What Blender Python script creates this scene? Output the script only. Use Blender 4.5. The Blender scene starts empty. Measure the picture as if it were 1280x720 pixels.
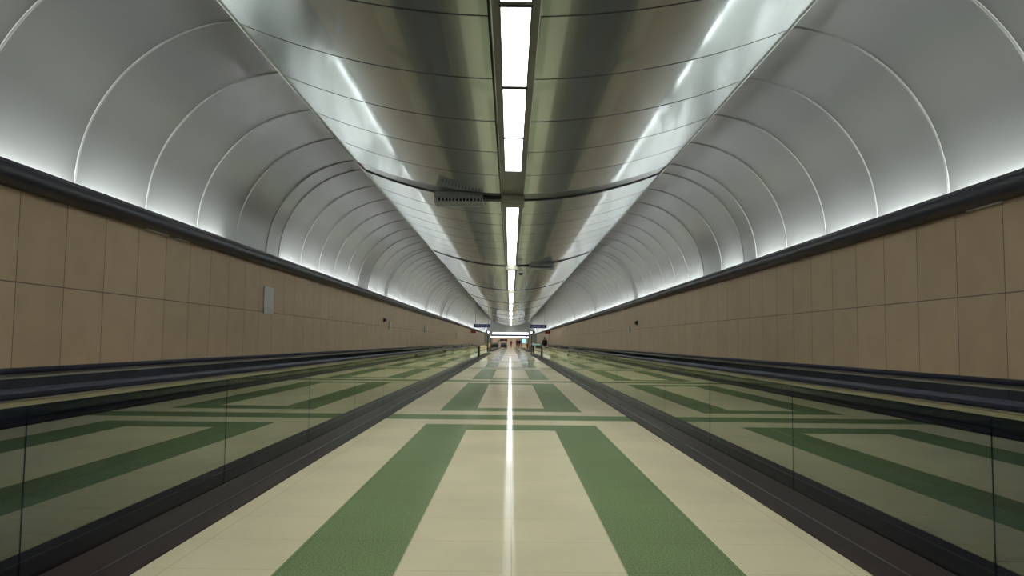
import bpy, bmesh, math, random
from mathutils import Vector, Matrix
random.seed(7)
sc = bpy.context.scene
COL = sc.collection
PI = math.pi

# ------------------------------------------------------------------ materials
def node_mat(name):
    m = bpy.data.materials.new(name); m.use_nodes = True
    nt = m.node_tree; nt.nodes.clear()
    out = nt.nodes.new('ShaderNodeOutputMaterial')
    return m, nt, out

def principled(name, color, rough=0.5, metal=0.0, spec=0.5, noise=None, bump=None, aniso=0.0, emit=None, coat=0.0):
    m, nt, out = node_mat(name)
    p = nt.nodes.new('ShaderNodeBsdfPrincipled')
    p.inputs['Base Color'].default_value = (*color, 1)
    p.inputs['Roughness'].default_value = rough
    p.inputs['Metallic'].default_value = metal
    p.inputs['Specular IOR Level'].default_value = spec
    p.inputs['Anisotropic'].default_value = aniso
    p.inputs['Coat Weight'].default_value = coat
    tc = nt.nodes.new('ShaderNodeTexCoord')
    if noise:                                    # (scale xyz, amount on colour, amount on roughness)
        mp = nt.nodes.new('ShaderNodeMapping'); mp.inputs['Scale'].default_value = noise[0]
        nt.links.new(tc.outputs['Object'], mp.inputs['Vector'])
        nz = nt.nodes.new('ShaderNodeTexNoise'); nz.inputs['Scale'].default_value = 1; nz.inputs['Detail'].default_value = 4
        nt.links.new(mp.outputs['Vector'], nz.inputs['Vector'])
        mx = nt.nodes.new('ShaderNodeMix'); mx.data_type = 'RGBA'
        a = noise[1]
        mx.inputs['A'].default_value = (*[c*(1-a) for c in color], 1)
        mx.inputs['B'].default_value = (*[min(1, c*(1+a)) for c in color], 1)
        nt.links.new(nz.outputs['Fac'], mx.inputs['Factor'])
        nt.links.new(mx.outputs['Result'], p.inputs['Base Color'])
        mr = nt.nodes.new('ShaderNodeMapRange')
        mr.inputs['To Min'].default_value = max(0, rough - noise[2]); mr.inputs['To Max'].default_value = rough + noise[2]
        nt.links.new(nz.outputs['Fac'], mr.inputs['Value'])
        nt.links.new(mr.outputs['Result'], p.inputs['Roughness'])
    if bump:                                     # (scale xyz, strength, distance)
        mp = nt.nodes.new('ShaderNodeMapping'); mp.inputs['Scale'].default_value = bump[0]
        nt.links.new(tc.outputs['Object'], mp.inputs['Vector'])
        nz = nt.nodes.new('ShaderNodeTexNoise'); nz.inputs['Scale'].default_value = 1; nz.inputs['Detail'].default_value = 2
        nt.links.new(mp.outputs['Vector'], nz.inputs['Vector'])
        b = nt.nodes.new('ShaderNodeBump'); b.inputs['Strength'].default_value = bump[1]; b.inputs['Distance'].default_value = bump[2]
        nt.links.new(nz.outputs['Fac'], b.inputs['Height'])
        nt.links.new(b.outputs['Normal'], p.inputs['Normal'])
    if emit:
        p.inputs['Emission Color'].default_value = (*emit[0], 1); p.inputs['Emission Strength'].default_value = emit[1]
    nt.links.new(p.outputs['BSDF'], out.inputs['Surface'])
    return m

def two_lobe_metal(name, color, r0, r1, mix):
    # lacquered brushed metal: a fine sharp sheen over a broad one
    m, nt, out = node_mat(name)
    tc = nt.nodes.new('ShaderNodeTexCoord')
    nz = nt.nodes.new('ShaderNodeTexNoise'); nz.inputs['Scale'].default_value = 0.45; nz.inputs['Detail'].default_value = 2
    nt.links.new(tc.outputs['Object'], nz.inputs['Vector'])
    cr = nt.nodes.new('ShaderNodeMix'); cr.data_type = 'RGBA'
    cr.inputs['A'].default_value = (*[c*0.95 for c in color], 1); cr.inputs['B'].default_value = (*[c*1.05 for c in color], 1)
    nt.links.new(nz.outputs['Fac'], cr.inputs['Factor'])
    mx = nt.nodes.new('ShaderNodeMixShader'); mx.inputs['Fac'].default_value = mix
    for i, r in enumerate((r0, r1)):
        p = nt.nodes.new('ShaderNodeBsdfPrincipled'); p.inputs['Metallic'].default_value = 1; p.inputs['Roughness'].default_value = r
        nt.links.new(cr.outputs['Result'], p.inputs['Base Color']); nt.links.new(p.outputs['BSDF'], mx.inputs[i+1])
    nt.links.new(mx.outputs['Shader'], out.inputs['Surface'])
    return m

def emission(name, color, strength):
    m, nt, out = node_mat(name)
    e = nt.nodes.new('ShaderNodeEmission')
    e.inputs['Color'].default_value = (*color, 1); e.inputs['Strength'].default_value = strength
    nt.links.new(e.outputs['Emission'], out.inputs['Surface'])
    return m

def floor_mat(name, color, speck, amount, rough):
    m, nt, out = node_mat(name)
    N, L = nt.nodes.new, nt.links.new
    p = N('ShaderNodeBsdfPrincipled'); p.inputs['Specular IOR Level'].default_value = 0.0015
    tc = N('ShaderNodeTexCoord')
    big = N('ShaderNodeTexNoise'); big.inputs['Scale'].default_value = 0.9; big.inputs['Detail'].default_value = 5
    L(tc.outputs['Object'], big.inputs['Vector'])
    sm = N('ShaderNodeTexNoise'); sm.inputs['Scale'].default_value = 95; sm.inputs['Detail'].default_value = 3
    L(tc.outputs['Object'], sm.inputs['Vector'])
    ramp = N('ShaderNodeValToRGB')
    ramp.color_ramp.elements[0].position = 0.38; ramp.color_ramp.elements[1].position = 0.62
    L(sm.outputs['Fac'], ramp.inputs['Fac'])
    mx = N('ShaderNodeMix'); mx.data_type = 'RGBA'
    mx.inputs['A'].default_value = (*speck, 1); mx.inputs['B'].default_value = (*color, 1)
    mr = N('ShaderNodeMapRange'); mr.inputs['To Min'].default_value = 1 - amount; mr.inputs['To Max'].default_value = 1
    L(ramp.outputs['Color'], mr.inputs['Value']); L(mr.outputs['Result'], mx.inputs['Factor'])
    # slow blotches of wear
    mr2 = N('ShaderNodeMapRange'); mr2.inputs['From Min'].default_value = 0.3; mr2.inputs['From Max'].default_value = 0.7
    mr2.inputs['To Min'].default_value = 0.93; mr2.inputs['To Max'].default_value = 1.05
    L(big.outputs['Fac'], mr2.inputs['Value'])
    mul = N('ShaderNodeVectorMath'); mul.operation = 'SCALE'
    L(mx.outputs['Result'], mul.inputs[0]); L(mr2.outputs['Result'], mul.inputs['Scale'])
    # hairline tile joints
    mp = N('ShaderNodeMapping'); mp.inputs['Location'].default_value = (-0.02, 0.1, 0)
    L(tc.outputs['Object'], mp.inputs['Vector'])
    br = N('ShaderNodeTexBrick'); br.offset = 0; br.inputs['Scale'].default_value = 1
    br.inputs['Brick Width'].default_value = 0.65; br.inputs['Row Height'].default_value = 0.65
    br.inputs['Mortar Size'].default_value = 0.0025; br.inputs['Mortar Smooth'].default_value = 0
    br.inputs['Color1'].default_value = (1, 1, 1, 1); br.inputs['Color2'].default_value = (.965, .965, .965, 1)
    br.inputs['Mortar'].default_value = (.72, .70, .64, 1)
    L(mp.outputs['Vector'], br.inputs['Vector'])
    mul2 = N('ShaderNodeVectorMath'); mul2.operation = 'MULTIPLY'
    L(mul.outputs['Vector'], mul2.inputs[0]); L(br.outputs['Color'], mul2.inputs[1])
    L(mul2.outputs['Vector'], p.inputs['Base Color'])
    mr3 = N('ShaderNodeMapRange'); mr3.inputs['To Min'].default_value = rough - 0.025; mr3.inputs['To Max'].default_value = rough + 0.03
    L(big.outputs['Fac'], mr3.inputs['Value']); L(mr3.outputs['Result'], p.inputs['Roughness'])
    wav = N('ShaderNodeTexNoise'); wav.inputs['Scale'].default_value = 3.5; wav.inputs['Detail'].default_value = 2
    L(tc.outputs['Object'], wav.inputs['Vector'])
    b = N('ShaderNodeBump'); b.inputs['Strength'].default_value = 0.06; b.inputs['Distance'].default_value = 0.02
    L(wav.outputs['Fac'], b.inputs['Height']); L(b.outputs['Normal'], p.inputs['Normal'])
    # worn polish: part dull stone, part glossy
    df = N('ShaderNodeBsdfDiffuse'); L(mul2.outputs['Vector'], df.inputs['Color'])
    ms = N('ShaderNodeMixShader'); ms.inputs['Fac'].default_value = 0.85
    L(df.outputs['BSDF'], ms.inputs[1]); L(p.outputs['BSDF'], ms.inputs[2])
    L(ms.outputs['Shader'], out.inputs['Surface'])
    return m

def wall_mat():
    m, nt, out = node_mat('brown_wall_panel')
    N, L = nt.nodes.new, nt.links.new
    p = N('ShaderNodeBsdfPrincipled'); p.inputs['Roughness'].default_value = 0.55; p.inputs['Specular IOR Level'].default_value = 0.25
    tc = N('ShaderNodeTexCoord'); sp = N('ShaderNodeSeparateXYZ'); cb = N('ShaderNodeCombineXYZ')
    L(tc.outputs['Object'], sp.inputs[0])
    a = N('ShaderNodeMath'); a.operation = 'ADD'; a.inputs[1].default_value = 40 - 9.29
    c = N('ShaderNodeMath'); c.operation = 'ADD'; c.inputs[1].default_value = 1.135*4 - 1.955
    L(sp.outputs['Y'], a.inputs[0]); L(sp.outputs['Z'], c.inputs[0])
    L(a.outputs[0], cb.inputs['X']); L(c.outputs[0], cb.inputs['Y'])
    br = N('ShaderNodeTexBrick'); br.offset = 0; br.inputs['Scale'].default_value = 1
    br.inputs['Brick Width'].default_value = 1.0; br.inputs['Row Height'].default_value = 1.135
    br.inputs['Mortar Size'].default_value = 0.008; br.inputs['Mortar Smooth'].default_value = 0.1
    br.inputs['Color1'].default_value = (0.455, 0.33, 0.205, 1); br.inputs['Color2'].default_value = (0.495, 0.36, 0.225, 1)
    br.inputs['Mortar'].default_value = (0.16, 0.11, 0.075, 1)
    L(cb.outputs[0], br.inputs['Vector'])
    nz = N('ShaderNodeTexNoise'); nz.inputs['Scale'].default_value = 2.2; nz.inputs['Detail'].default_value = 6
    L(tc.outputs['Object'], nz.inputs['Vector'])
    mr = N('ShaderNodeMapRange'); mr.inputs['To Min'].default_value = 0.88; mr.inputs['To Max'].default_value = 1.12
    L(nz.outputs['Fac'], mr.inputs['Value'])
    mul = N('ShaderNodeVectorMath'); mul.operation = 'SCALE'
    L(br.outputs['Color'], mul.inputs[0]); L(mr.outputs['Result'], mul.inputs['Scale'])
    L(mul.outputs['Vector'], p.inputs['Base Color'])
    b = N('ShaderNodeBump'); b.inputs['Strength'].default_value = 0.4; b.inputs['Distance'].default_value = 0.004; b.invert = True
    L(br.outputs['Fac'], b.inputs['Height']); L(b.outputs['Normal'], p.inputs['Normal'])
    L(p.outputs['BSDF'], out.inputs['Surface'])
    return m

def glass_mat():
    m, nt, out = node_mat('dark_tinted_glass')
    N, L = nt.nodes.new, nt.links.new
    tr = N('ShaderNodeBsdfTransparent'); tr.inputs['Color'].default_value = (0.36, 0.42, 0.58, 1)
    gl = N('ShaderNodeBsdfGlossy'); gl.inputs['Color'].default_value = (0.93, 0.97, 0.78, 1); gl.inputs['Roughness'].default_value = 0.0
    lw = N('ShaderNodeLayerWeight'); lw.inputs['Blend'].default_value = 0.5
    pw = N('ShaderNodeMath'); pw.operation = 'POWER'; pw.inputs[1].default_value = 2.7
    L(lw.outputs['Facing'], pw.inputs[0])
    mr = N('ShaderNodeMapRange'); mr.inputs['To Min'].default_value = 0.055; mr.inputs['To Max'].default_value = 1.0
    L(pw.outputs[0], mr.inputs['Value'])
    mx = N('ShaderNodeMixShader')
    L(mr.outputs['Result'], mx.inputs['Fac']); L(tr.outputs[0], mx.inputs[1]); L(gl.outputs[0], mx.inputs[2])
    L(mx.outputs[0], out.inputs['Surface'])
    return m

M = {}
M['cream'] = floor_mat('cream_terrazzo', (0.80, 0.705, 0.475), (0.66, 0.575, 0.38), 0.35, 0.075)
M['green'] = floor_mat('green_terrazzo', (0.29, 0.36, 0.185), (0.11, 0.165, 0.07), 0.85, 0.085)
M['wall'] = wall_mat()
M['vault'] = principled('satin_vault_metal', (0.252, 0.262, 0.249), 0.34, 0.935, noise=((0.5, 0.35, 0.5), 0.05, 0.006))
M['rib'] = principled('vault_rib_metal', (0.27, 0.28, 0.255), 0.45, 0.85, noise=((3, 3, 3), 0.04, 0.03))
M['groove'] = principled('dark_joint', (0.05, 0.05, 0.048), 0.7, noise=((4, 4, 4), 0.1, 0.05))
M['stripmetal'] = principled('joint_strip_metal', (0.25, 0.26, 0.245), 0.38, 1.0, noise=((2, 2, 2), 0.06, 0.04))
M['wing'] = two_lobe_metal('brushed_canopy_metal', (0.67, 0.74, 0.71), 0.065, 0.25, 0.72)
M['edge'] = principled('canopy_edge_trim', (0.72, 0.74, 0.74), 0.38, 1.0, noise=((3, 1, 3), 0.03, 0.03))
M['cornice'] = principled('dark_slate_cornice', (0.026, 0.028, 0.044), 0.42, 0.0, 0.5, noise=((2, 2, 2), 0.08, 0.04))
M['trough'] = principled('cove_trough_white', (0.45, 0.45, 0.45), 0.6, noise=((2, 2, 2), 0.03, 0.02))
M['channel'] = principled('lamp_channel_metal', (0.20, 0.195, 0.165), 0.45, 0.6, noise=((2, 1, 2), 0.06, 0.05))
M['flange'] = principled('channel_flange', (0.70, 0.70, 0.66), 0.5, 0.3, noise=((3, 1, 3), 0.04, 0.03))
M['tanbox'] = principled('tan_box_paint', (0.22, 0.205, 0.15), 0.45, 0.3, noise=((5, 5, 5), 0.06, 0.04))
M['lamp'] = emission('lamp_diffuser_glow', (0.93, 0.99, 1.0), 9.5)
M['lampframe'] = principled('lamp_frame', (0.10, 0.105, 0.10), 0.5, 0.3, noise=((5, 5, 5), 0.05, 0.03))
M['deck'] = principled('bronze_deck_metal', (0.036, 0.023, 0.021), 0.55, 0.0, 0.10, noise=((8, 0.7, 8), 0.18, 0.08))
M['deckline'] = principled('deck_nosing', (0.16, 0.14, 0.13), 0.35, 0.6, noise=((8, 0.7, 8), 0.1, 0.05))
M['pallet'] = principled('pallet_belt_dark', (0.035, 0.036, 0.04), 0.5, 0.3, noise=((30, 3, 3), 0.25, 0.05))
M['glass'] = glass_mat()
M['rubber'] = principled('handrail_rubber', (0.006, 0.006, 0.020), 0.55, 0.0, 0.2, noise=((6, 1, 6), 0.1, 0.04))
M['profile'] = principled('cream_rail_profile', (0.50, 0.46, 0.33), 0.42, 0.35, noise=((6, 1, 6), 0.05, 0.04))
M['lip'] = principled('rail_lip_aluminium', (0.62, 0.58, 0.55), 0.3, 1.0, noise=((6, 1, 6), 0.04, 0.04))
M['ventgrey'] = principled('vent_grey_paint', (0.36, 0.38, 0.37), 0.45, 0.1, noise=((6, 6, 6), 0.04, 0.03))
M['ventdark'] = principled('vent_dark_inside', (0.02, 0.02, 0.022), 0.6, noise=((6, 6, 6), 0.1, 0.03))
M['black'] = principled('black_plastic', (0.012, 0.012, 0.014), 0.35, noise=((20, 20, 20), 0.1, 0.03))
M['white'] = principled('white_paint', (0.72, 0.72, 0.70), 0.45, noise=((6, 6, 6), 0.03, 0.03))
M['plaque'] = principled('frosted_plaque', (0.42, 0.45, 0.40), 0.3, noise=((5, 5, 5), 0.08, 0.05))
M['plaque2'] = principled('frosted_plaque_foot', (0.36, 0.41, 0.34), 0.3, noise=((5, 5, 5), 0.06, 0.05))
M['steel'] = principled('post_steel', (0.16, 0.15, 0.12), 0.4, 0.7, noise=((9, 9, 3), 0.08, 0.05))
M['navy'] = principled('navy_sign_face', (0.018, 0.02, 0.11), 0.4, noise=((4, 4, 4), 0.06, 0.03))
M['signpale'] = principled('sign_pale_marks', (0.30, 0.32, 0.60), 0.5, noise=((9, 9, 9), 0.05, 0.03))
M['red'] = principled('red_sign_face', (0.32, 0.03, 0.045), 0.45, noise=((6, 6, 6), 0.06, 0.03))
M['band'] = emission('far_light_band', (0.93, 0.93, 1.0), 1.5)
M['cyan'] = emission('bright_cyan_screen', (0.45, 0.85, 1.0), 0.75)
M['screenframe'] = principled('screen_frame', (0.04, 0.06, 0.09), 0.4, noise=((6, 6, 6), 0.06, 0.03))
M['headlamp'] = emission('post_lamp_glow', (0.95, 0.95, 1.0), 3.0)
M['purple'] = principled('dark_violet_beam', (0.035, 0.025, 0.075), 0.5, noise=((2, 2, 2), 0.08, 0.03))
M['pink'] = principled('pale_pink_wall', (0.58, 0.46, 0.42), 0.6, noise=((0.6, 0.6, 0.6), 0.06, 0.03))
M['kiosk'] = principled('kiosk_navy', (0.012, 0.014, 0.035), 0.4, noise=((4, 4, 4), 0.1, 0.03))
M['kioskgrey'] = principled('kiosk_counter', (0.10, 0.11, 0.15), 0.4, noise=((4, 4, 4), 0.06, 0.03))
M['skin'] = principled('skin', (0.42, 0.25, 0.17), 0.55, noise=((20, 20, 20), 0.05, 0.03))
M['hair'] = principled('dark_hair', (0.015, 0.012, 0.010), 0.5, noise=((60, 60, 20), 0.2, 0.05))
def cloth(name, c): return principled(name, c, 0.85, noise=((40, 40, 40), 0.12, 0.03))

# ------------------------------------------------------------------ helpers
def link(name, mesh, mats, parent=None):
    o = bpy.data.objects.new(name, mesh); COL.objects.link(o)
    for m in (mats if isinstance(mats, (list, tuple)) else [mats]): mesh.materials.append(m)
    if parent: o.parent = parent
    return o

def obj(name, bm, mats, parent=None, smooth=False, angle=None):
    me = bpy.data.meshes.new(name); bm.normal_update(); bm.to_mesh(me); bm.free()
    if smooth:
        for p in me.polygons: p.use_smooth = True
    o = link(name, me, mats, parent)
    return o

def struct(name, bm, mats, smooth=False):
    o = obj(name, bm, mats, None, smooth); o['kind'] = 'structure'; return o

def tag(o, label, cat, group=None):
    o['label'] = label; o['category'] = cat
    if group: o['group'] = group
    return o

def thing(name, label, cat, loc=(0, 0, 0), rz=0, group=None):
    o = bpy.data.objects.new(name, None); COL.objects.link(o)
    o.location = loc; o.rotation_euler = (0, 0, rz); o.empty_display_size = 0.2
    return tag(o, label, cat, group)

def dup(root, loc, label=None, group=None, rz=None, scale=None):
    r = root.copy(); COL.objects.link(r); r.location = loc
    if rz is not None: r.rotation_euler = (0, 0, rz)
    if label: r['label'] = label
    if group: r['group'] = group
    for ch in list(root.children):
        c = ch.copy(); COL.objects.link(c); c.parent = r
        for g in list(ch.children):
            d = g.copy(); COL.objects.link(d); d.parent = c
    return r

def box(bm, x0, x1, y0, y1, z0, z1, bev=0.0, mi=0):
    vs = [bm.verts.new(p) for p in ((x0,y0,z0),(x1,y0,z0),(x1,y1,z0),(x0,y1,z0),(x0,y0,z1),(x1,y0,z1),(x1,y1,z1),(x0,y1,z1))]
    fs = [bm.faces.new([vs[i] for i in q]) for q in ((3,2,1,0),(4,5,6,7),(0,1,5,4),(1,2,6,5),(2,3,7,6),(3,0,4,7))]
    for f in fs: f.material_index = mi
    if bev > 0:
        es = list({e for f in fs for e in f.edges})
        r = bmesh.ops.bevel(bm, geom=es, offset=bev, segments=2, affect='EDGES', profile=0.5)
        for f in r['faces']: f.material_index = mi
    return fs

def sweep_y(bm, prof, y0, y1, closed=True, mi=0, caps=True):
    """extrude an X-Z profile along Y"""
    a = [bm.verts.new((x, y0, z)) for x, z in prof]; b = [bm.verts.new((x, y1, z)) for x, z in prof]
    n = len(prof)
    for i in range(n if closed else n-1):
        j = (i+1) % n
        f = bm.faces.new((a[i], a[j], b[j], b[i])); f.material_index = mi
    if closed and caps:
        bm.faces.new(a[::-1]).material_index = mi; bm.faces.new(b).material_index = mi

def tube(bm, pts, r, seg=10, mi=0, caps=True):
    rings = []
    pts = [Vector(p) for p in pts]
    for i, p in enumerate(pts):
        d = (pts[min(i+1, len(pts)-1)] - pts[max(i-1, 0)]).normalized()
        up = Vector((0, 0, 1)) if abs(d.z) < 0.9 else Vector((1, 0, 0))
        s = d.cross(up).normalized(); u = s.cross(d)
        rr = r[i] if isinstance(r, (list, tuple)) else r
        rings.append([bm.verts.new(p + (s*math.cos(2*PI*k/seg) + u*math.sin(2*PI*k/seg))*rr) for k in range(seg)])
    for a, b in zip(rings, rings[1:]):
        for k in range(seg):
            bm.faces.new((a[k], a[(k+1) % seg], b[(k+1) % seg], b[k])).material_index = mi
    if caps:
        bm.faces.new(rings[0][::-1]).material_index = mi; bm.faces.new(rings[-1]).material_index = mi

def lathe(bm, prof, seg=20, mi=0, mat=None):
    """prof: (radius, z) list, about local Z; mat transforms afterwards"""
    rings = []; new = []
    for r, z in prof:
        ring = [bm.verts.new((r*math.cos(2*PI*k/seg), r*math.sin(2*PI*k/seg), z)) for k in range(seg)]
        rings.append(ring); new += ring
    for a, b in zip(rings, rings[1:]):
        for k in range(seg):
            bm.faces.new((a[k], a[(k+1) % seg], b[(k+1) % seg], b[k])).material_index = mi
    bm.faces.new(rings[0][::-1]).material_index = mi; bm.faces.new(rings[-1]).material_index = mi
    if mat is not None: bmesh.ops.transform(bm, matrix=mat, verts=new)

# ------------------------------------------------------------------ layout constants
YB, YE = -14.0, 176.0            # back of tunnel, far portal
STRIP0, BAY, PAN = 19.05, 17.4, 2.05
XW = 6.0
strips = [STRIP0 + BAY*k for k in range(-2, 10)]
strips = [s for s in strips if s < YE - 0.8]
def panels():
    out = []
    for s in [STRIP0 + BAY*k for k in range(-3, 10)]:
        for j in range(8):
            a = s + 0.5 + PAN*j; b = a + PAN
            if b < YB or a > YE: continue
            out.append((max(a, YB), min(b, YE)))
    return out
PANELS = panels()

# ------------------------------------------------------------------ floor
bm = bmesh.new()
xs = [-7.0, -1.305, -0.635, 0.675, 1.345, 7.0]
def ycuts():
    c = [YB]; marks = []
    k = -2
    while 1.3 + 12*k < 200:
        b = 1.3 + 12*k
        marks += [b - 1.9, b - 1.15, b - 0.41, b + 0.41, b + 1.15, b + 1.85]
        k += 1
    return [YB] + [m for m in marks if YB < m < 195] + [195.0]
ys = ycuts()
grid = [[bm.verts.new((x, y, 0)) for x in xs] for y in ys]
for i in range(len(ys)-1):
    ym = (ys[i] + ys[i+1])/2
    d = (ym - 1.3 + 6) % 12 - 6
    for j in range(len(xs)-1):
        f = bm.faces.new((grid[i][j], grid[i][j+1], grid[i+1][j+1], grid[i+1][j]))
        green = False
        if abs(d) < 0.41: green = True
        elif abs(d) < 1.15: green = False
        elif abs(d) < 1.9: green = j in (1, 2, 3)
        else: green = j in (1, 3)
        f.material_index = 1 if green else 0
struct('floor', bm, [M['cream'], M['green']])

# ------------------------------------------------------------------ side walls, cornices, cove
for side, s in (('left', -1), ('right', 1)):
    bm = bmesh.new()
    box(bm, min(s*XW, s*(XW+0.2)), max(s*XW, s*(XW+0.2)), YB, YE, 0, 3.2)
    struct('wall_' + side, bm, M['wall'])
# cornice: half-round dark moulding with a trough on top
def cornice_prof(s):
    pts = []
    pts.append((6.0, 3.075)); pts.append((5.90, 3.075))
    for k in range(9):
        a = -PI/2 + k*PI/8*0.9
        pts.append((5.86 - 0.15*math.cos(a), 3.19 + 0.115*math.sin(a)))
    pts.append((5.745, 3.312)); pts.append((5.762, 3.312)); pts.append((5.775, 3.17)); pts.append((6.0, 3.17))
    return [(s*x, z) for x, z in pts]
for n, s in ((1, -1), (2, 1)):
    bm = bmesh.new(); pr = cornice_prof(s)
    if s < 0: pr = pr[::-1]
    sweep_y(bm, pr, YB, YE)
    bmesh.ops.recalc_face_normals(bm, faces=bm.faces)
    o = struct('trim_%d' % n, bm, M['cornice'], smooth=True)
    md = o.modifiers.new('edge', 'EDGE_SPLIT'); md.split_angle = math.radians(35)
# white strips added under the cornice to stand for light leaking there
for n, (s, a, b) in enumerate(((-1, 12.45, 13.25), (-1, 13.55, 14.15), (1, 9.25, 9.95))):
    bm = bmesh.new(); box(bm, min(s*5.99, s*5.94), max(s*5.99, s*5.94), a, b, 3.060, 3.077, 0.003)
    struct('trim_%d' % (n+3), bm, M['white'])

# ------------------------------------------------------------------ vault
R_V, CX, CZ = 2.34, 3.62, 3.36
def vault_pt(a, off=0.0):        # a in 0..90 deg from horizontal
    return (CX + (R_V-off)*math.cos(a), CZ + (R_V-off)*math.sin(a))
def vault_prof(off=0.0, lo=-4, hi=90, n=30):
    pts = [vault_pt(math.radians(lo + (hi-lo)*i/n), off) for i in range(n+1)]
    right = pts; left = [(-x, z) for x, z in pts[::-1]]
    return right + left
bm = bmesh.new()
NV = 30
def vault_strip(y0, y1, off, mi):
    pr = vault_prof(off)
    sweep_y(bm, pr, y0, y1, closed=False, mi=mi)
for a, b in PANELS:
    vault_strip(a, b, 0.0, 0)
for s in [STRIP0 + BAY*k for k in range(-1, 10)]:
    if s + 0.5 > YE: continue
    vault_strip(s-0.5, s+0.5, 0.0, 2)
# raised half-round ribs at every panel edge
def rib(yc):
    n = 30
    for sgn in (1, -1):
        rings = []
        for i in range(n+1):
            a = math.radians(-3 + 93*i/n)
            ring = []
            for dy, h in ((-0.026, -0.004), (-0.021, 0.009), (-0.009, 0.012), (-0.004, 0.002), (0.004, 0.002), (0.009, 0.012), (0.021, 0.009), (0.026, -0.004)):
                x, z = vault_pt(a, h); ring.append(bm.verts.new((sgn*x, yc+dy, z)))
            rings.append(ring)
        for r0, r1 in zip(rings, rings[1:]):
            for k in range(7):
                bm.faces.new((r0[k], r0[k+1], r1[k+1], r1[k])).material_index = 1
edges = sorted({round(p, 3) for ab in PANELS for p in ab})
for e in edges:
    if YB+1 < e < YE-1: rib(e)
bmesh.ops.recalc_face_normals(bm, faces=bm.faces)
struct('ceiling', bm, [M['vault'], M['rib'], M['stripmetal']], smooth=True)

# ------------------------------------------------------------------ hanging canopy (downward-bulging centre ceiling)
R_C = 10.0
def wing_z(x, off=0.0): return 4.90 + off + R_C - math.sqrt(R_C*R_C - x*x)
XE, XI = 3.80, 0.29
bm = bmesh.new()
def wing_strip(y0, y1, off, mi, tilt=0.0, th=0.012):
    for sgn in (-1, 1):
        n = 26
        lo, up = [], []
        for i in range(n+1):
            x = XI + (XE-XI)*i/n
            lo.append((sgn*x, wing_z(x, off)))
        a = [bm.verts.new((x, y0, z - tilt)) for x, z in lo]; b = [bm.verts.new((x, y1, z + tilt)) for x, z in lo]
        for i in range(n): bm.faces.new((a[i], a[i+1], b[i+1], b[i])).material_index = mi
        # turned-up panel lips
        a2 = [bm.verts.new((x, y0, z - tilt + 0.045)) for x, z in lo]; b2 = [bm.verts.new((x, y1, z + tilt + 0.045)) for x, z in lo]
        for i in range(n):
            bm.faces.new((a[i], a[i+1], a2[i+1], a2[i])).material_index = 1
            bm.faces.new((b[i], b[i+1], b2[i+1], b2[i])).material_index = 1
for a, b in PANELS:
    wing_strip(a+0.02, b-0.02, 0.0, 0, random.uniform(-0.0008, 0.0008))
wing_strip(YB, YE, 0.05, 1)                       # dark backing seen through the joints
for s in [STRIP0 + BAY*k for k in range(-1, 10)]:
    if s + 0.5 < YE: wing_strip(s-0.36, s+0.36, 0.035, 2)
me_w = struct('ceiling_canopy', bm, [M['wing'], M['groove'], M['stripmetal']], smooth=True)
md = me_w.modifiers.new('edge', 'EDGE_SPLIT'); md.split_angle = math.radians(40)
for n, s in ((6, -1), (7, 1)):                     # bright rolled edge of the canopy
    bm = bmesh.new()
    tube(bm, [(s*(XE+0.01), YB, wing_z(XE)+0.012), (s*(XE+0.01), YE, wing_z(XE)+0.012)], 0.03, 12)
    struct('trim_%d' % n, bm, M['edge'], smooth=True)

# lamp channel: recessed trough in the middle of the canopy
bm = bmesh.new()
pr = [(-0.286, 4.905), (0.286, 4.905), (0.286, 5.08), (-0.286, 5.08)]
sweep_y(bm, [(x+0.02, z) for x, z in pr], YB, YE)
for sx in (-1, 1):
    box(bm, 0.02+sx*0.270-0.006, 0.02+sx*0.270+0.006, YB, YE, 4.885, 4.915, 0.003, mi=1)
bmesh.ops.recalc_face_normals(bm, faces=bm.faces)
struct('trim_8', bm, [M['channel'], M['flange']])

# ------------------------------------------------------------------ ceiling lights in the channel
def make_lamp(label, group):
    t = thing('ceiling_light', label, 'ceiling light', (0, 0, 0), 0, group)
    L = 2.62; W = 0.325
    bm = bmesh.new()
    box(bm, -W/2-0.02, W/2+0.02, 0, L, 0.012, 0.03, 0.004)
    for x0, x1, y0, y1 in ((-W/2-0.02, -W/2, 0, L), (W/2, W/2+0.02, 0, L), (-W/2, W/2, 0, 0.03), (-W/2, W/2, L-0.03, L)):
        box(bm, x0, x1, y0, y1, -0.004, 0.014, 0.002)
    obj('housing', bm, M['lampframe'], t)
    bm = bmesh.new(); box(bm, -W/2+0.001, W/2-0.001, 0.031, L-0.031, 0.0, 0.0115, 0.002)
    obj('diffuser', bm, M['lamp'], t)
    return t
lampY = []
for s, n0 in [(STRIP0-BAY, 5)] + [(STRIP0 + BAY*k, 6) for k in range(0, 10)]:
    if s < 10:
        lampY += [2.62 + 2.70*i for i in range(n0)] 
    else:
        lampY += [s + 0.95 + 2.70*i for i in range(n0)]
lampY = [-8.2, -5.5, -2.8] + [y for y in lampY if y + 2.7 < YE]
words = ['first', 'second', 'third', 'fourth', 'fifth', 'sixth']
proto = None; near_i = 0
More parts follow.
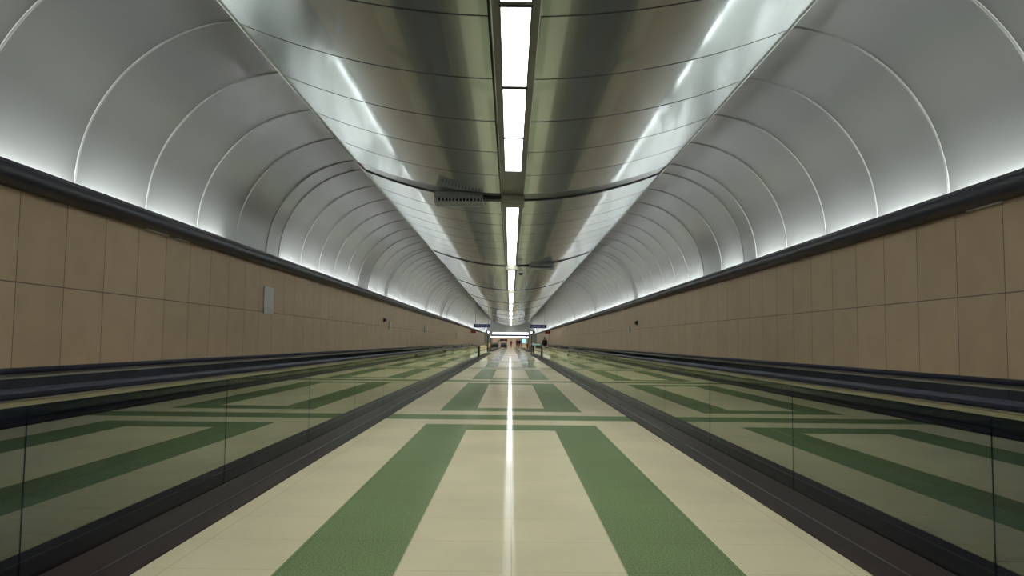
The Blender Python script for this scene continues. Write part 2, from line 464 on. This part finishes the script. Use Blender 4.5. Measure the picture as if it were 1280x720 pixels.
for y in lampY:
    if y < 4: lab, grp = 'white ceiling light panel overhead, its near end cut by the top picture edge', 'lights in the centre strip overhead'
    elif y < 17:
        q = int(round((y - 8.02)/2.7))
        lab = {-1: 'short visible end of a white ceiling light panel at the top edge of the photo', 0: 'largest fully visible white ceiling light panel in the centre strip',
               1: 'second white ceiling light panel from the top, just past the largest one',
               2: 'white ceiling light panel just before the blank channel cover and tan cross box'}[q]
        grp = 'lights in the centre strip overhead'
    elif y < 36:
        q = int(round((y - 20.0)/2.7)); lab = 'white ceiling light panel, %s one past the tan cross box beside the grey vent box' % words[min(q, 5)]
        grp = 'lights in the second bay of the centre strip'
    else: lab, grp = 'tiny white ceiling light panel far down the centre strip, past the dome camera', 'far lights in the centre strip'
    if proto is None: proto = make_lamp(lab, grp); proto.location = (0.02, y, 4.895); r = proto
    else: r = dup(proto, (0.02, y, 4.895), lab, grp)

# tan box where the channel crosses each joint strip
bm = bmesh.new(); box(bm, -0.285, 0.285, -0.30, 0.30, -0.235, 0.0, 0.008); box(bm, -0.245, 0.245, -0.308, -0.298, -0.20, -0.05, 0.003)
pb = None
for s in strips:
    if s < 3: continue
    if pb is None:
        pb = tag(obj('cross_box', bm, M['tanbox']), 'tan metal box across the lamp channel beside the big grey vent box', 'ceiling box', 'boxes across the lamp channel')
        pb.location = (0.02, s, 4.925)
    else:
        c = pb.copy(); COL.objects.link(c); c.location = (0.02, s, 4.925)
        c['label'] = 'tan box across the lamp channel above the dome camera' if s < 40 else 'tiny tan box across the lamp channel far beyond the dome camera'

# ------------------------------------------------------------------ cove lights: real area lamps lying in the troughs behind the cornices
OFF = {(-1, 16.5), (1, 21.6), (-1, 29.8), (1, 52.3), (-1, 64.6), (1, 76.0)}
shared = {}
def cove(s, a, b, power=None):
    L = b - a
    key = round(L, 2)
    if key not in shared:
        l = bpy.data.lights.new('cove_tube', 'AREA'); l.shape = 'RECTANGLE'; l.size = 0.055; l.size_y = L
        l.energy = COVE_W*L; l.color = (0.95, 0.98, 1.0); shared[key] = l
    o = bpy.data.objects.new('cove_tube_light', shared[key]); COL.objects.link(o)
    o.location = (s*5.855, (a+b)/2, 3.205); o.rotation_euler = (0, PI, 0)
COVE_W = 57.0
for a, b in PANELS:
    for s in (-1, 1):
        if any(ss == s and abs(a - y) < 0.15 for ss, y in OFF): continue
        if s == -1 and abs(a-14.45) < 0.1: cove(s, a+0.08, b-0.8); continue
        cove(s, a + 0.12, b - 0.12)

# ------------------------------------------------------------------ moving walkways
XG, XF, PITCH = 2.493, 4.15, 2.81
GZ0, GZ1 = 0.040, 0.945
def rail_prof(x):
    # rubber C-section seen end-on
    w, z0, z1 = 0.042, 0.985, 1.034
    pts = [(-w+0.012, z0), (-w, z0+0.012), (-w, z1-0.020), (-w+0.012, z1-0.005), (-w+0.03, z1), (w-0.03, z1), (w-0.012, z1-0.005), (w, z1-0.020), (w, z0+0.012), (w-0.012, z0)]
    return [(x+a, z) for a, z in pts]
pane_mesh = None
def walkway(label, s, y0, y1, seams, post_y=None):
    t = thing('moving_walkway', label, 'moving walkway', (s*(XG+XF)/2, y0, 0))
    cx = s*(XG+XF)/2
    def part(name, bm, mats, parent, smooth=False):
        bmesh.ops.translate(bm, vec=(-cx, -y0, 0), verts=bm.verts)
        o = obj(name, bm, mats, None, smooth); o.parent = parent; return o
    # moving belt of ribbed pallets
    bm = bmesh.new()
    a, b = sorted((s*(XG+0.22), s*(XF-0.22)))
    y = y0 + 0.8; prf = [(y, 0.001), (y, 0.018)]
    while y + 0.4 < y1 - 0.8:
        prf += [(y+0.385, 0.018), (y+0.389, 0.008), (y+0.396, 0.008), (y+0.4, 0.018)]; y += 0.4
    prf += [(y1-0.8, 0.018), (y1-0.8, 0.001)]
    va = [bm.verts.new((a, yy, zz)) for yy, zz in prf]; vb = [bm.verts.new((b, yy, zz)) for yy, zz in prf]
    for i in range(len(prf)-1): bm.faces.new((va[i], vb[i], vb[i+1], va[i+1]))
    bmesh.ops.recalc_face_normals(bm, faces=bm.faces)
    part('pallet_belt', bm, M['pallet'], t)
    for yy in (y0+0.05, y1-0.8):
        bm = bmesh.new(); box(bm, a, b, yy, yy+0.75, 0.002, 0.02, 0.003)
        part('comb_plate', bm, M['steel'], t)
    for which, xg, out in (('near', XG, -1), ('far', XF, 1)):
        # outer deck: low sloped bronze skirting from the floor to the glass
        bm = bmesh.new()
        xo = xg + out*0.425
        pr = [(xo, 0.001), (xo, 0.012), (xo - out*0.012, 0.016), (xo - out*0.16, 0.022), (xo - out*0.165, 0.028), (xg + out*0.012, 0.038), (xg + out*0.012, 0.001)]
        sweep_y(bm, [(s*x, z) for x, z in pr], y0, y1)
        for x0, z0 in ((xo - out*0.163, 0.0265),):
            box(bm, min(s*x0-0.004, s*x0+0.004), max(s*x0-0.004, s*x0+0.004), y0, y1, z0-0.006, z0+0.003, mi=1)
        xi = xg - out*0.20
        sweep_y(bm, [(s*x, z) for x, z in ((xg - out*0.012, 0.001), (xg - out*0.012, 0.05), (xi, 0.035), (xi - out*0.015, 0.001))], y0, y1)
        bmesh.ops.recalc_face_normals(bm, faces=bm.faces)
        part('deck', bm, [M['deck'], M['deckline']], t)
        # aluminium rail profile on the glass
        bm = bmesh.new()
        box(bm, s*xg-0.022, s*xg+0.022, y0+0.45, y1-0.45, GZ1, 0.972, 0.004)
        box(bm, s*xg-0.047, s*xg+0.047, y0+0.45, y1-0.45, 0.9775, 0.9835, mi=1)
        box(bm, s*xg-0.012, s*xg+0.012, y0+0.45, y1-0.45, 0.970, 0.988, mi=0)
        prof = part('rail_profile', bm, [M['profile'], M['lip']], t)
        # rubber handrail with rounded returns at both ends
        bm = bmesh.new()
        sec = rail_prof(0)
        zc = 1.01; path = []
        rr = 0.40
        for k in range(11):
            an = math.radians(-150 + 150*k/10 ); path.append((y0+0.45 - rr*math.cos(an+PI/2) if False else y0+0.45+rr*math.sin(math.radians(-180+180*k/10)) , zc-rr - rr*math.cos(math.radians(180*k/10)), math.radians(180*k/10)))
        path = [(y0+0.45 - rr*math.sin(t_), zc-rr - rr*math.cos(t_), t_) for t_ in [PI*k/10 for k in range(11)]]
        path += [(y1-0.45 + rr*math.sin(t_), zc-rr + rr*math.cos(t_), PI + t_) for t_ in [PI*k/10 for k in range(11)]]
        rings = []
        for (py, pz, t_) in path:
            ny, nz = (-math.sin(t_), -math.cos(t_)) if t_ <= PI and py < (y0+y1)/2 else (math.sin(t_-PI), math.cos(t_-PI))
            rings.append([bm.verts.new((s*xg + px, py + ny*(z-zc), pz + nz*(z-zc))) for px, z in sec])
        for r0, r1 in zip(rings, rings[1:]):
            for k in range(len(sec)):
                j = (k+1) % len(sec); bm.faces.new((r0[k], r0[j], r1[j], r1[k]))
        bm.faces.new(rings[0]); bm.faces.new(rings[-1][::-1])
        bmesh.ops.recalc_face_normals(bm, faces=bm.faces)
        part('handrail', bm, M['rubber'], prof, smooth=False)
        # glass panes
        for ga, gb in zip(seams, seams[1:]):
            bm = bmesh.new()
            box(bm, s*xg-0.006, s*xg+0.006, ga+0.007, gb-0.007, GZ0-0.02, GZ1+0.004)
            part('glass_panel', bm, M['glass'], prof)
        # half-round newel panes at the ends
        for ye, sg in ((y0+0.45, -1), (y1-0.45, 1)):
            bm = bmesh.new(); rn = 0.36
            pts = [(ye + sg*rn*math.sin(PI*k/12), zc-rr + rn*math.cos(PI*k/12)) for k in range(13)]
            pts = [(ye, GZ1)] + [p for p in pts if p[1] < GZ1 and p[1] > 0.05] + [(ye, 0.05)]
            f1 = [bm.verts.new((s*xg-0.006, y, z)) for y, z in pts]; f2 = [bm.verts.new((s*xg+0.006, y, z)) for y, z in pts]
            bm.faces.new(f1); bm.faces.new(f2[::-1])
            for k in range(len(pts)):
                j = (k+1) % len(pts); bm.faces.new((f1[k], f1[j], f2[j], f2[k]))
            bmesh.ops.recalc_face_normals(bm, faces=bm.faces)
            part('newel_panel', bm, M['glass'], prof)
        if post_y and which == 'near':
            bm = bmesh.new(); xp = s*(xg-0.05)
            tube(bm, [(xp, post_y, 0.0), (xp, post_y, 0.90)], 0.045, 12); box(bm, xp-0.08, xp+0.08, post_y-0.08, post_y+0.08, 0.02, 0.045, 0.004)
            part('support_post', bm, M['steel'], t)
    return t
WA0, WA1 = -7.7, 84.2
seamsA = [WA0+0.45] + [4.0 + PITCH*k for k in range(-3, 29) if WA0+1.2 < 4.0 + PITCH*k < WA1-1.2] + [WA1-0.45]
walkway('long glass-sided moving walkway in front of the left brown wall', -1, WA0, WA1, seamsA, 61)
walkway('long glass-sided moving walkway in front of the right brown wall', 1, WA0, WA1, seamsA, 61)
WB0, WB1 = 100.0, 168.0
seamsB = [WB0+0.45] + [WB0 + 0.45 + 3.355*k for k in range(1, 20)] + [WB1-0.45]
walkway('distant moving walkway continuing past the left blue sign', -1, WB0, WB1, seamsB)
walkway('distant moving walkway continuing past the right blue sign', 1, WB0, WB1, seamsB)

# ------------------------------------------------------------------ vent boxes on the canopy joints
def vent(label, loc, w, mirror=1, slats=13):
    t = thing('ceiling_vent', label, 'ceiling vent', loc)
    bm = bmesh.new()      # long housing: sloping upper face, rounded underside
    pr = [(0.50, 0.02), (-0.05, 0.0), (-0.18, -0.14), (0.10, -0.149), (0.12, -0.27), (0.18, -0.31), (0.50, -0.29)]
    a = [bm.verts.new((-w/2, y, z)) for y, z in pr]; b = [bm.verts.new((w/2, y, z)) for y, z in pr]
    bm.faces.new(a); bm.faces.new(b[::-1])
    for i in range(len(pr)):
        j = (i+1) % len(pr); bm.faces.new((a[i], b[i], b[j], a[j]))
    bmesh.ops.recalc_face_normals(bm, faces=bm.faces)
    obj('housing', bm, M['ventgrey'], t)
    bm = bmesh.new(); box(bm, -w/2+0.04, w/2-0.04, 0.07, 0.098, -0.265, -0.15, 0.003)
    obj('duct_opening', bm, M['ventdark'], t)
    for k in range(slats):
        x = -w/2 + 0.07 + (w-0.14)*k/(slats-1)
        bm = bmesh.new(); box(bm, x-0.012, x+0.012, -0.10, 0.069, -0.265, -0.150, 0.003)
        obj('slat', bm, M['ventgrey'], t)
    bm = bmesh.new()
    tube(bm, [(-w/2-0.005, -0.09, -0.275), (w/2+0.005, -0.09, -0.275)], 0.03, 10)
    for x in (-w/2+0.012, w/2-0.012): box(bm, x-0.012, x+0.012, -0.11, 0.16, -0.29, -0.17, 0.004)
    obj('lip', bm, M['ventgrey'], t, smooth=False)
    xa = mirror*w/2
    bm = bmesh.new(); box(bm, min(xa, xa+mirror*0.50), max(xa, xa+mirror*0.50), 0.05, 0.40, -0.16, 0.0, 0.006)
    obj('duct_arm', bm, M['ventdark'], t)
    return t
vent('grey louvred vent box hanging left of the tan cross box, nearer of the two', (-1.33, 19.0, 5.02), 1.20, 1)
vent('small grey vent box right of the light strip, beside the dome camera', (1.43, 36.3, 5.05), 1.15, -1)

# dome camera
t = thing('dome_camera', 'small dark dome camera with pale ring hanging right of the light strip', 'camera', (0.47, 36.9, 4.62))
bm = bmesh.new(); lathe(bm, [(0.04, 0.36), (0.04, 0.12), (0.13, 0.10), (0.15, 0.06), (0.15, 0.0), (0.12, -0.02)], 24); obj('housing', bm, M['white'], t, smooth=True)
bm = bmesh.new(); lathe(bm, [(0.115, -0.018), (0.11, -0.06), (0.085, -0.10), (0.045, -0.125), (0.008, -0.13)], 24); obj('dome', bm, M['black'], t, smooth=True)

# ------------------------------------------------------------------ wall fittings
t = thing('wall_plaque', 'pale frosted plaque on the left brown wall across the panel joint', 'plaque', (-XW, 18.95, 1.92))
bm = bmesh.new(); box(bm, 0.0, 0.03, -0.36, 0.36, 0.15, 0.66, 0.004); obj('face', bm, M['plaque'], t)
bm = bmesh.new(); box(bm, 0.0, 0.034, -0.36, 0.36, 0.0, 0.148, 0.004); obj('foot_strip', bm, M['plaque2'], t)
def wall_cam(label, s):
    t = thing('wall_camera', label, 'camera', (s*XW, 36.3, 2.25))
    rot = Matrix.Rotation(-s*PI/2, 4, 'Y')
    bm = bmesh.new(); lathe(bm, [(0.11, 0.0), (0.11, 0.03), (0.09, 0.05)], 20, 0, rot); obj('base', bm, M['black'], t, smooth=False)
    bm = bmesh.new(); lathe(bm, [(0.085, 0.045), (0.08, 0.09), (0.05, 0.125), (0.01, 0.135)], 20, 0, rot); obj('dome', bm, M['black'], t, smooth=True)
wall_cam('small black round camera on the left brown wall', -1)
wall_cam('small black round camera on the right brown wall', 1)
def plate(label, s, y, z, w=0.30, h=0.45):
    t = thing('wall_box', label, 'wall box', (s*XW, y, z))
    bm = bmesh.new(); box(bm, min(0, -s*0.07), max(0, -s*0.07), -w/2, w/2, -h/2, h/2, 0.01); obj('case', bm, M['plaque'], t)
    bm = bmesh.new(); box(bm, min(-s*0.071, -s*0.08), max(-s*0.071, -s*0.08), -w/2+0.05, w/2-0.05, h/2-0.16, h/2-0.06, 0.003); obj('window', bm, M['white'], t)
plate('small pale wall box just past the black camera on the left wall', -1, 38.0, 2.02, 0.34, 0.36)
plate('small pale wall box midway between left black camera and left red sign', -1, 53.5, 2.1)
plate('tiny pale wall box before the red sign on the left wall', -1, 85.5, 2.0, 0.35, 0.7)
plate('small pale wall box just past the black camera on the right wall', 1, 38.6, 1.98, 0.36, 0.30)
plate('tiny pale wall box under the red sign on the right wall', 1, 117.0, 1.95, 0.5, 0.8)
for s, lab in ((-1, 'small dark red sign projecting from the left wall below the cornice'), (1, 'small dark red sign projecting from the right wall below the cornice')):
    t = thing('red_sign', lab, 'sign', (s*XW, 116.5, 2.72))
    bm = bmesh.new(); box(bm, min(0, -s*0.75), max(0, -s*0.75), -0.04, 0.04, -0.18, 0.18, 0.01); obj('face', bm, M['red'], t)
    bm = bmesh.new(); tube(bm, [(0, 0, 0.22), (-s*0.7, 0, 0.22)], 0.02, 8); obj('bracket', bm, M['steel'], t)

# ------------------------------------------------------------------ hanging blue signs over the walkway ends
def blue_sign(label, xc):
    t = thing('hanging_sign', label, 'sign', (xc, 84.0, 2.80))
    bm = bmesh.new(); box(bm, -0.92, 0.92, -0.07, 0.07, 0.0, 0.37, 0.015); obj('panel', bm, M['navy'], t)
    bm = bmesh.new()
    x = -0.72
    for w in (0.16, 0.09, 0.12, 0.07, 0.14, 0.10, 0.13):
        box(bm, x, x+w, -0.078, -0.071, 0.14, 0.22); x += w + 0.03
    box(bm, 0.48, 0.66, -0.078, -0.071, 0.13, 0.23)
    obj('lettering', bm, M['signpale'], t)
    for sx in (-0.7, 0.7):
        bm = bmesh.new(); top = wing_z(min(3.7, abs(xc+sx))) if abs(xc+sx) < 3.75 else 5.62
        tube(bm, [(sx, 0, 0.36), (sx, 0, top - 2.80)], 0.015, 8); obj('hanger_rod', bm, M['steel'], t)
blue_sign('navy blue hanging sign over the end of the left walkway', -3.12)
blue_sign('navy blue hanging sign over the end of the right walkway', 3.02)

# ------------------------------------------------------------------ tall lamp posts at the walkway ends
def post(label, x, y, h):
    t = thing('lamp_post', label, 'post', (x, y, 0))
    bm = bmesh.new(); tube(bm, [(0, 0, 0.0), (0, 0, h)], 0.06, 12); box(bm, -0.14, 0.14, -0.14, 0.14, 0, 0.03, 0.005); obj('pole', bm, M['steel'], t)
    bm = bmesh.new(); box(bm, -0.20, 0.20, -0.12, 0.12, h, h+0.30, 0.03); obj('lamp_head', bm, M['purple'], t)
    bm = bmesh.new(); lathe(bm, [(0.10, 0.0), (0.10, 0.025), (0.07, 0.05), (0.01, 0.06)], 16, 0, Matrix.Translation((0.04 if x < 0 else -0.04, -0.118, h+0.13)) @ Matrix.Rotation(PI/2, 4, 'X')); obj('lamp_lens', bm, M['headlamp'], t)
post('tall post with lamp head at the end of the left walkway, nearer one', -2.50, 85.6, 2.2)
post('tall post with lamp head at the end of the right walkway, nearer one', 2.36, 85.6, 2.2)
post('slimmer looking farther left post with lamp head, before the far left walkway', -2.55, 99.4, 1.75)
post('slimmer looking farther right post with lamp head, before the far right walkway', 2.28, 99.4, 1.75)
t = thing('litter_bin', 'dark bin with pale lid between the right walkway ends', 'bin', (2.95, 92.0, 0))
bm = bmesh.new(); lathe(bm, [(0.26, 0.0), (0.28, 0.05), (0.30, 0.78), (0.29, 0.80)], 20); obj('body', bm, M['kiosk'], t, smooth=False)
bm = bmesh.new(); lathe(bm, [(0.31, 0.80), (0.31, 0.88), (0.25, 0.97), (0.05, 1.0)], 20); obj('lid', bm, M['white'], t, smooth=False)

# ------------------------------------------------------------------ far portal and hall beyond
bm = bmesh.new()
box(bm, -6.2, -4.1, YE, YE+0.3, 0, 5.9); box(bm, 4.1, 6.2, YE, YE+0.3, 0, 5.9); box(bm, -4.1, 4.1, YE, YE+0.3, 2.15, 5.9)
struct('wall_front', bm, M['ventgrey'])
bm = bmesh.new(); box(bm, -7, 7, 192, 192.2, 0, 3.2); struct('wall_back', bm, M['pink'])
bm = bmesh.new(); box(bm, -7, 7, YE+0.3, 192, 3.0, 3.2); struct('ceiling_hall', bm, M['white'])
bm = bmesh.new(); box(bm, -7.2, -7, YE, 192.2, 0, 3.2); struct('wall_hall_left', bm, M['pink'])
bm = bmesh.new(); box(bm, 7, 7.2, YE, 192.2, 0, 3.2); struct('wall_hall_right', bm, M['pink'])
bm = bmesh.new(); box(bm, -7.2, 7.2, YB-0.2, YB, 0, 6); struct('wall_rear', bm, M['wall'])
bm = bmesh.new(); box(bm, -4.12, 4.12, YE-0.12, YE, 2.53, 2.87, 0.01); struct('trim_9', bm, M['purple'])
for lab, z0, z1 in (('upper glowing white light band across the far portal', 2.88, 3.42), ('lower glowing white light band across the far portal', 2.17, 2.52)):
    t = thing('light_band', lab, 'light band', (0, YE-0.02, z0))
    bm = bmesh.new(); box(bm, -4.15, 4.15, -0.16, 0.018, 0, z1-z0, 0.02); obj('housing', bm, M['white'], t)
    bm = bmesh.new(); box(bm, -4.1, 4.1, -0.19, -0.161, 0.03, z1-z0-0.03, 0.01); obj('diffuser', bm, M['band'], t)
la = bpy.data.lights.new('hall_light', 'AREA'); la.shape = 'RECTANGLE'; la.size = 8; la.size_y = 6; la.energy = 420; la.color = (1, 0.96, 0.93)
lo = bpy.data.objects.new('hall_light', la); COL.objects.link(lo); lo.location = (0, 184, 2.95)

t = thing('dark_kiosk', 'dark navy kiosk with canopy standing left of centre at the far portal', 'kiosk', (-1.5, 174.5, 0))
bm = bmesh.new(); box(bm, -0.75, 0.75, -0.4, 0.4, 0, 0.55, 0.02); obj('base', bm, M['kiosk'], t)
bm = bmesh.new(); box(bm, -0.70, 0.70, -0.36, 0.36, 0.55, 1.0, 0.02); obj('counter', bm, M['kioskgrey'], t)
bm = bmesh.new(); box(bm, -0.85, 0.85, -0.45, 0.45, 1.42, 1.85, 0.03); obj('canopy', bm, M['kiosk'], t)
for sx in (-0.66, 0.66):
    bm = bmesh.new(); box(bm, sx-0.04, sx+0.04, 0.2, 0.28, 1.0, 1.42, 0.005); obj('upright', bm, M['steel'], t)
t = thing('white_board', 'pale display board left of the dark kiosk at the far portal', 'display board', (-2.75, 175.0, 0))
bm = bmesh.new(); box(bm, -0.35, 0.35, -0.03, 0.03, 0.75, 1.85, 0.01); obj('panel', bm, M['white'], t)
bm = bmesh.new(); box(bm, -0.04, 0.04, -0.02, 0.06, 0.03, 0.80, 0.005); box(bm, -0.3, 0.3, -0.2, 0.2, 0, 0.03, 0.005); obj('stand', bm, M['steel'], t)
t = thing('display_screen', 'bright cyan upright display screen right of the people at the far portal', 'screen', (3.05, 174.8, 0))
bm = bmesh.new(); box(bm, -0.62, 0.62, -0.10, 0.10, 0.0, 2.1, 0.03); obj('case', bm, M['screenframe'], t)
bm = bmesh.new(); box(bm, -0.45, 0.42, -0.112, -0.101, 0.55, 1.95, 0.004); obj('screen', bm, M['cyan'], t)

# ------------------------------------------------------------------ people (tiny, far away): one continuous skinned body each
def skin_mesh(name, verts, edges, levels=2):
    me = bpy.data.meshes.new(name); me.from_pydata([v[:3] for v in verts], edges, [])
    o = bpy.data.objects.new(name, me); COL.objects.link(o)
    o.modifiers.new('skin', 'SKIN')
    if not me.skin_vertices: me.attributes  # layer is made by the modifier below
    bm = bmesh.new(); bm.from_mesh(me)
    lay = bm.verts.layers.skin.verify()
    bm.verts.ensure_lookup_table()
    for i, v in enumerate(bm.verts):
        r = verts[i][3]; v[lay].radius = (r, verts[i][4] if len(verts[i]) > 4 else r); v[lay].use_root = (i == 0)
    bm.to_mesh(me); bm.free()
    sb = o.modifiers.new('sub', 'SUBSURF'); sb.levels = levels; sb.render_levels = levels
    dg = bpy.context.evaluated_depsgraph_get(); dg.update()
    out = bpy.data.meshes.new_from_object(o.evaluated_get(dg))
    bpy.data.objects.remove(o); bpy.data.meshes.remove(me)
    for p in out.polygons: p.use_smooth = True
    out.name = name
    return out

def person(label, loc, rz, top, legs, walk=0.12, h=1.72, longhair=False):
    k = h/1.72
    t = thing('person', label, 'person', loc, rz)
    w = walk
    V = [(0,0,0.93,.135,.10),(0,0,1.08,.12,.09),(0,0,1.25,.145,.10),(0,0.01,1.40,.13,.09),(0,0,1.49,.055),(0,-0.02,1.57,.075,.085),(0,-0.015,1.66,.07,.08),
         (.09,0,.88,.085),(.10,-w,.48,.055),(.10,-w*.6,.07,.038),(.10,-w*.6-.15,.035,.034),
         (-.09,0,.88,.085),(-.10,w*.5,.48,.055),(-.10,w*1.5,.10,.038),(-.10,w*1.5-.14,.035,.034),
         (.18,0,1.40,.06),(.22,w*.5,1.13,.042),(.22,w*.1,.89,.032),(.22,w*.0,.80,.034),
         (-.18,0,1.40,.06),(-.22,-w*.4,1.13,.042),(-.22,-w*.9,.90,.032),(-.22,-w*1.0,.81,.034)]
    E = [(0,1),(1,2),(2,3),(3,4),(4,5),(5,6),(0,7),(7,8),(8,9),(9,10),(0,11),(11,12),(12,13),(13,14),(3,15),(15,16),(16,17),(17,18),(3,19),(19,20),(20,21),(21,22)]
    # fingers and thumb
    for palm, sx in ((18, 1), (22, -1)):
        px, py, pz = V[palm][:3]
        for q, (dy, ln) in enumerate(((-.027, .062), (-.009, .075), (.009, .07), (.026, .055))):
            V.append((px, py+dy, pz-.045, .0095)); V.append((px-sx*.012, py+dy, pz-.045-ln, .0075)); n = len(V); E += [(palm, n-2), (n-2, n-1)]
        V.append((px-sx*.01, py-.045, pz-.01, .010)); V.append((px-sx*.015, py-.055, pz-.055, .008)); n = len(V); E += [(palm, n-2), (n-2, n-1)]
    V = [(x*k, y*k, z*k) + tuple(r*k for r in rest) for (x, y, z, *rest) in V]
    me = skin_mesh('body', V, E, 1)
    bmh = bmesh.new(); bmh.from_mesh(me)       # nose and ears raised from the head
    def blob(x, y, z, r):
        bmesh.ops.create_uvsphere(bmh, u_segments=8, v_segments=6, radius=r*k, matrix=Matrix.Translation((x*k, y*k, z*k)))
    blob(0, -0.105, 1.60, .016); blob(.075, 0, 1.60, .02); blob(-.075, 0, 1.60, .02)
    bmh.to_mesh(me); bmh.free()
    link('body', me, M['skin'], t)
    S = [(0,0,.76,.195,.16),(0,0,1.06,.165,.13),(0,0,1.25,.172,.128),(0,0.01,1.42,.155,.115),(.18,0,1.40,.072),(.22,w*.5,1.13,.055),(.22,w*.15,.93,.045),(-.18,0,1.40,.072),(-.22,-w*.4,1.13,.055),(-.22,-w*.85,.94,.045),(0,0.015,1.505,.075,.07)]
    S = [(x*k, y*k, z*k) + tuple(r*k for r in rest) for (x, y, z, *rest) in S]
    link('jacket', skin_mesh('jacket', S, [(0,1),(1,2),(2,3),(3,4),(4,5),(5,6),(3,7),(7,8),(8,9),(3,10)], 1), top, t)
    T = [(0,0,.99,.155,.125),(.09,0,.86,.098),(.10,-w,.48,.072),(.10,-w*.6,.07,.058),(-.09,0,.86,.098),(-.10,w*.5,.48,.072),(-.10,w*1.48,.09,.058)]
    T = [(x*k, y*k, z*k) + tuple(r*k for r in rest) for (x, y, z, *rest) in T]
    link('trousers', skin_mesh('trousers', T, [(0,1),(1,2),(2,3),(0,4),(4,5),(5,6)], 1), legs, t)
    Hh = [(0,0.03,1.635,.085,.085),(0,0.012,1.69,.078,.085),(0,0.01,1.735,.052,.058),(0,0.01,1.76,.02,.022)] + ([(0,0.07,1.56,.072,.045),(0,0.085,1.42,.055,.03)] if longhair else [(0,0.055,1.57,.06,.04)])
    Hh = [(x*k, y*k, z*k) + tuple(r*k for r in rest) for (x, y, z, *rest) in Hh]
    link('hair', skin_mesh('hair', Hh, [(0,1),(1,2),(2,3),(0,4)] + ([(4,5)] if longhair else []), 2), M['hair'], t)
    for fx, fy in ((.10, -w*.6), (-.10, w*1.5)):
        F_ = [(fx*k, (fy+.05)*k, .052*k, .046*k), (fx*k, (fy-.06)*k, .045*k, .045*k), (fx*k, (fy-.19)*k, .036*k, .036*k)]
        link('shoe', skin_mesh('shoe', F_, [(0,1),(1,2)], 2), M['black'], t)
    # eyes
    for sx in (-1, 1):
        bm = bmesh.new(); bmesh.ops.create_uvsphere(bm, u_segments=8, v_segments=6, radius=.011*k, matrix=Matrix.Translation((sx*.032*k, -.098*k, 1.625*k)))
        obj('eye', bm, M['black'], t)
    bm = bmesh.new(); box(bm, -.022*k, .022*k, -.104*k, -.09*k, 1.552*k, 1.560*k, .002); obj('mouth', bm, M['red'], t)
    return t
person('person in dark clothes standing on the right moving walkway', (3.56, 80.0, 0.019), 0.0, cloth('charcoal_jacket', (0.02, 0.02, 0.022)), cloth('grey_trousers', (0.05, 0.045, 0.05)), 0.03, 1.74)
person('person in brown-red clothes walking right of the dark kiosk', (0.15, 166.0, 0), 0.2, cloth('brown_jacket', (0.10, 0.03, 0.025)), cloth('dark_brown_trousers', (0.05, 0.02, 0.02)), 0.10, 1.66, True)
person('person in maroon top, left of the pair beside the cyan screen', (1.36, 158.0, 0), PI, cloth('maroon_top', (0.16, 0.02, 0.04)), cloth('maroon_trousers', (0.07, 0.02, 0.03)), 0.08, 1.75, True)
person('person in black clothes, right of the pair beside the cyan screen', (1.76, 150.0, 0), PI, cloth('black_coat', (0.012, 0.01, 0.02)), cloth('black_trousers', (0.012, 0.01, 0.015)), 0.06, 1.80)

# ------------------------------------------------------------------ world, camera, view
w = bpy.data.worlds.new('world'); sc.world = w; w.use_nodes = True
bg = w.node_tree.nodes.get('Background'); bg.inputs['Color'].default_value = (0.5, 0.55, 0.6, 1); bg.inputs['Strength'].default_value = 0.03

F = 960.0
cam = bpy.data.cameras.new('camera'); cam.sensor_width = 36; cam.lens = F/1280*36; cam.clip_end = 600; cam.clip_start = 0.05
co = bpy.data.objects.new('camera', cam); COL.objects.link(co)
pitch = math.atan(67/F); roll = 0.011; yaw = (638 - 640 + 67*roll)/F
co.matrix_world = Matrix.Translation((0.0, 0, 1.30)) @ Matrix.Rotation(-yaw*-1, 4, 'Z') @ Matrix.Rotation(PI/2 + pitch, 4, 'X') @ Matrix.Rotation(roll, 4, 'Z')
sc.camera = co
sc.view_settings.view_transform = 'Standard'
sc.view_settings.look = 'None'
sc.view_settings.exposure = 0.65
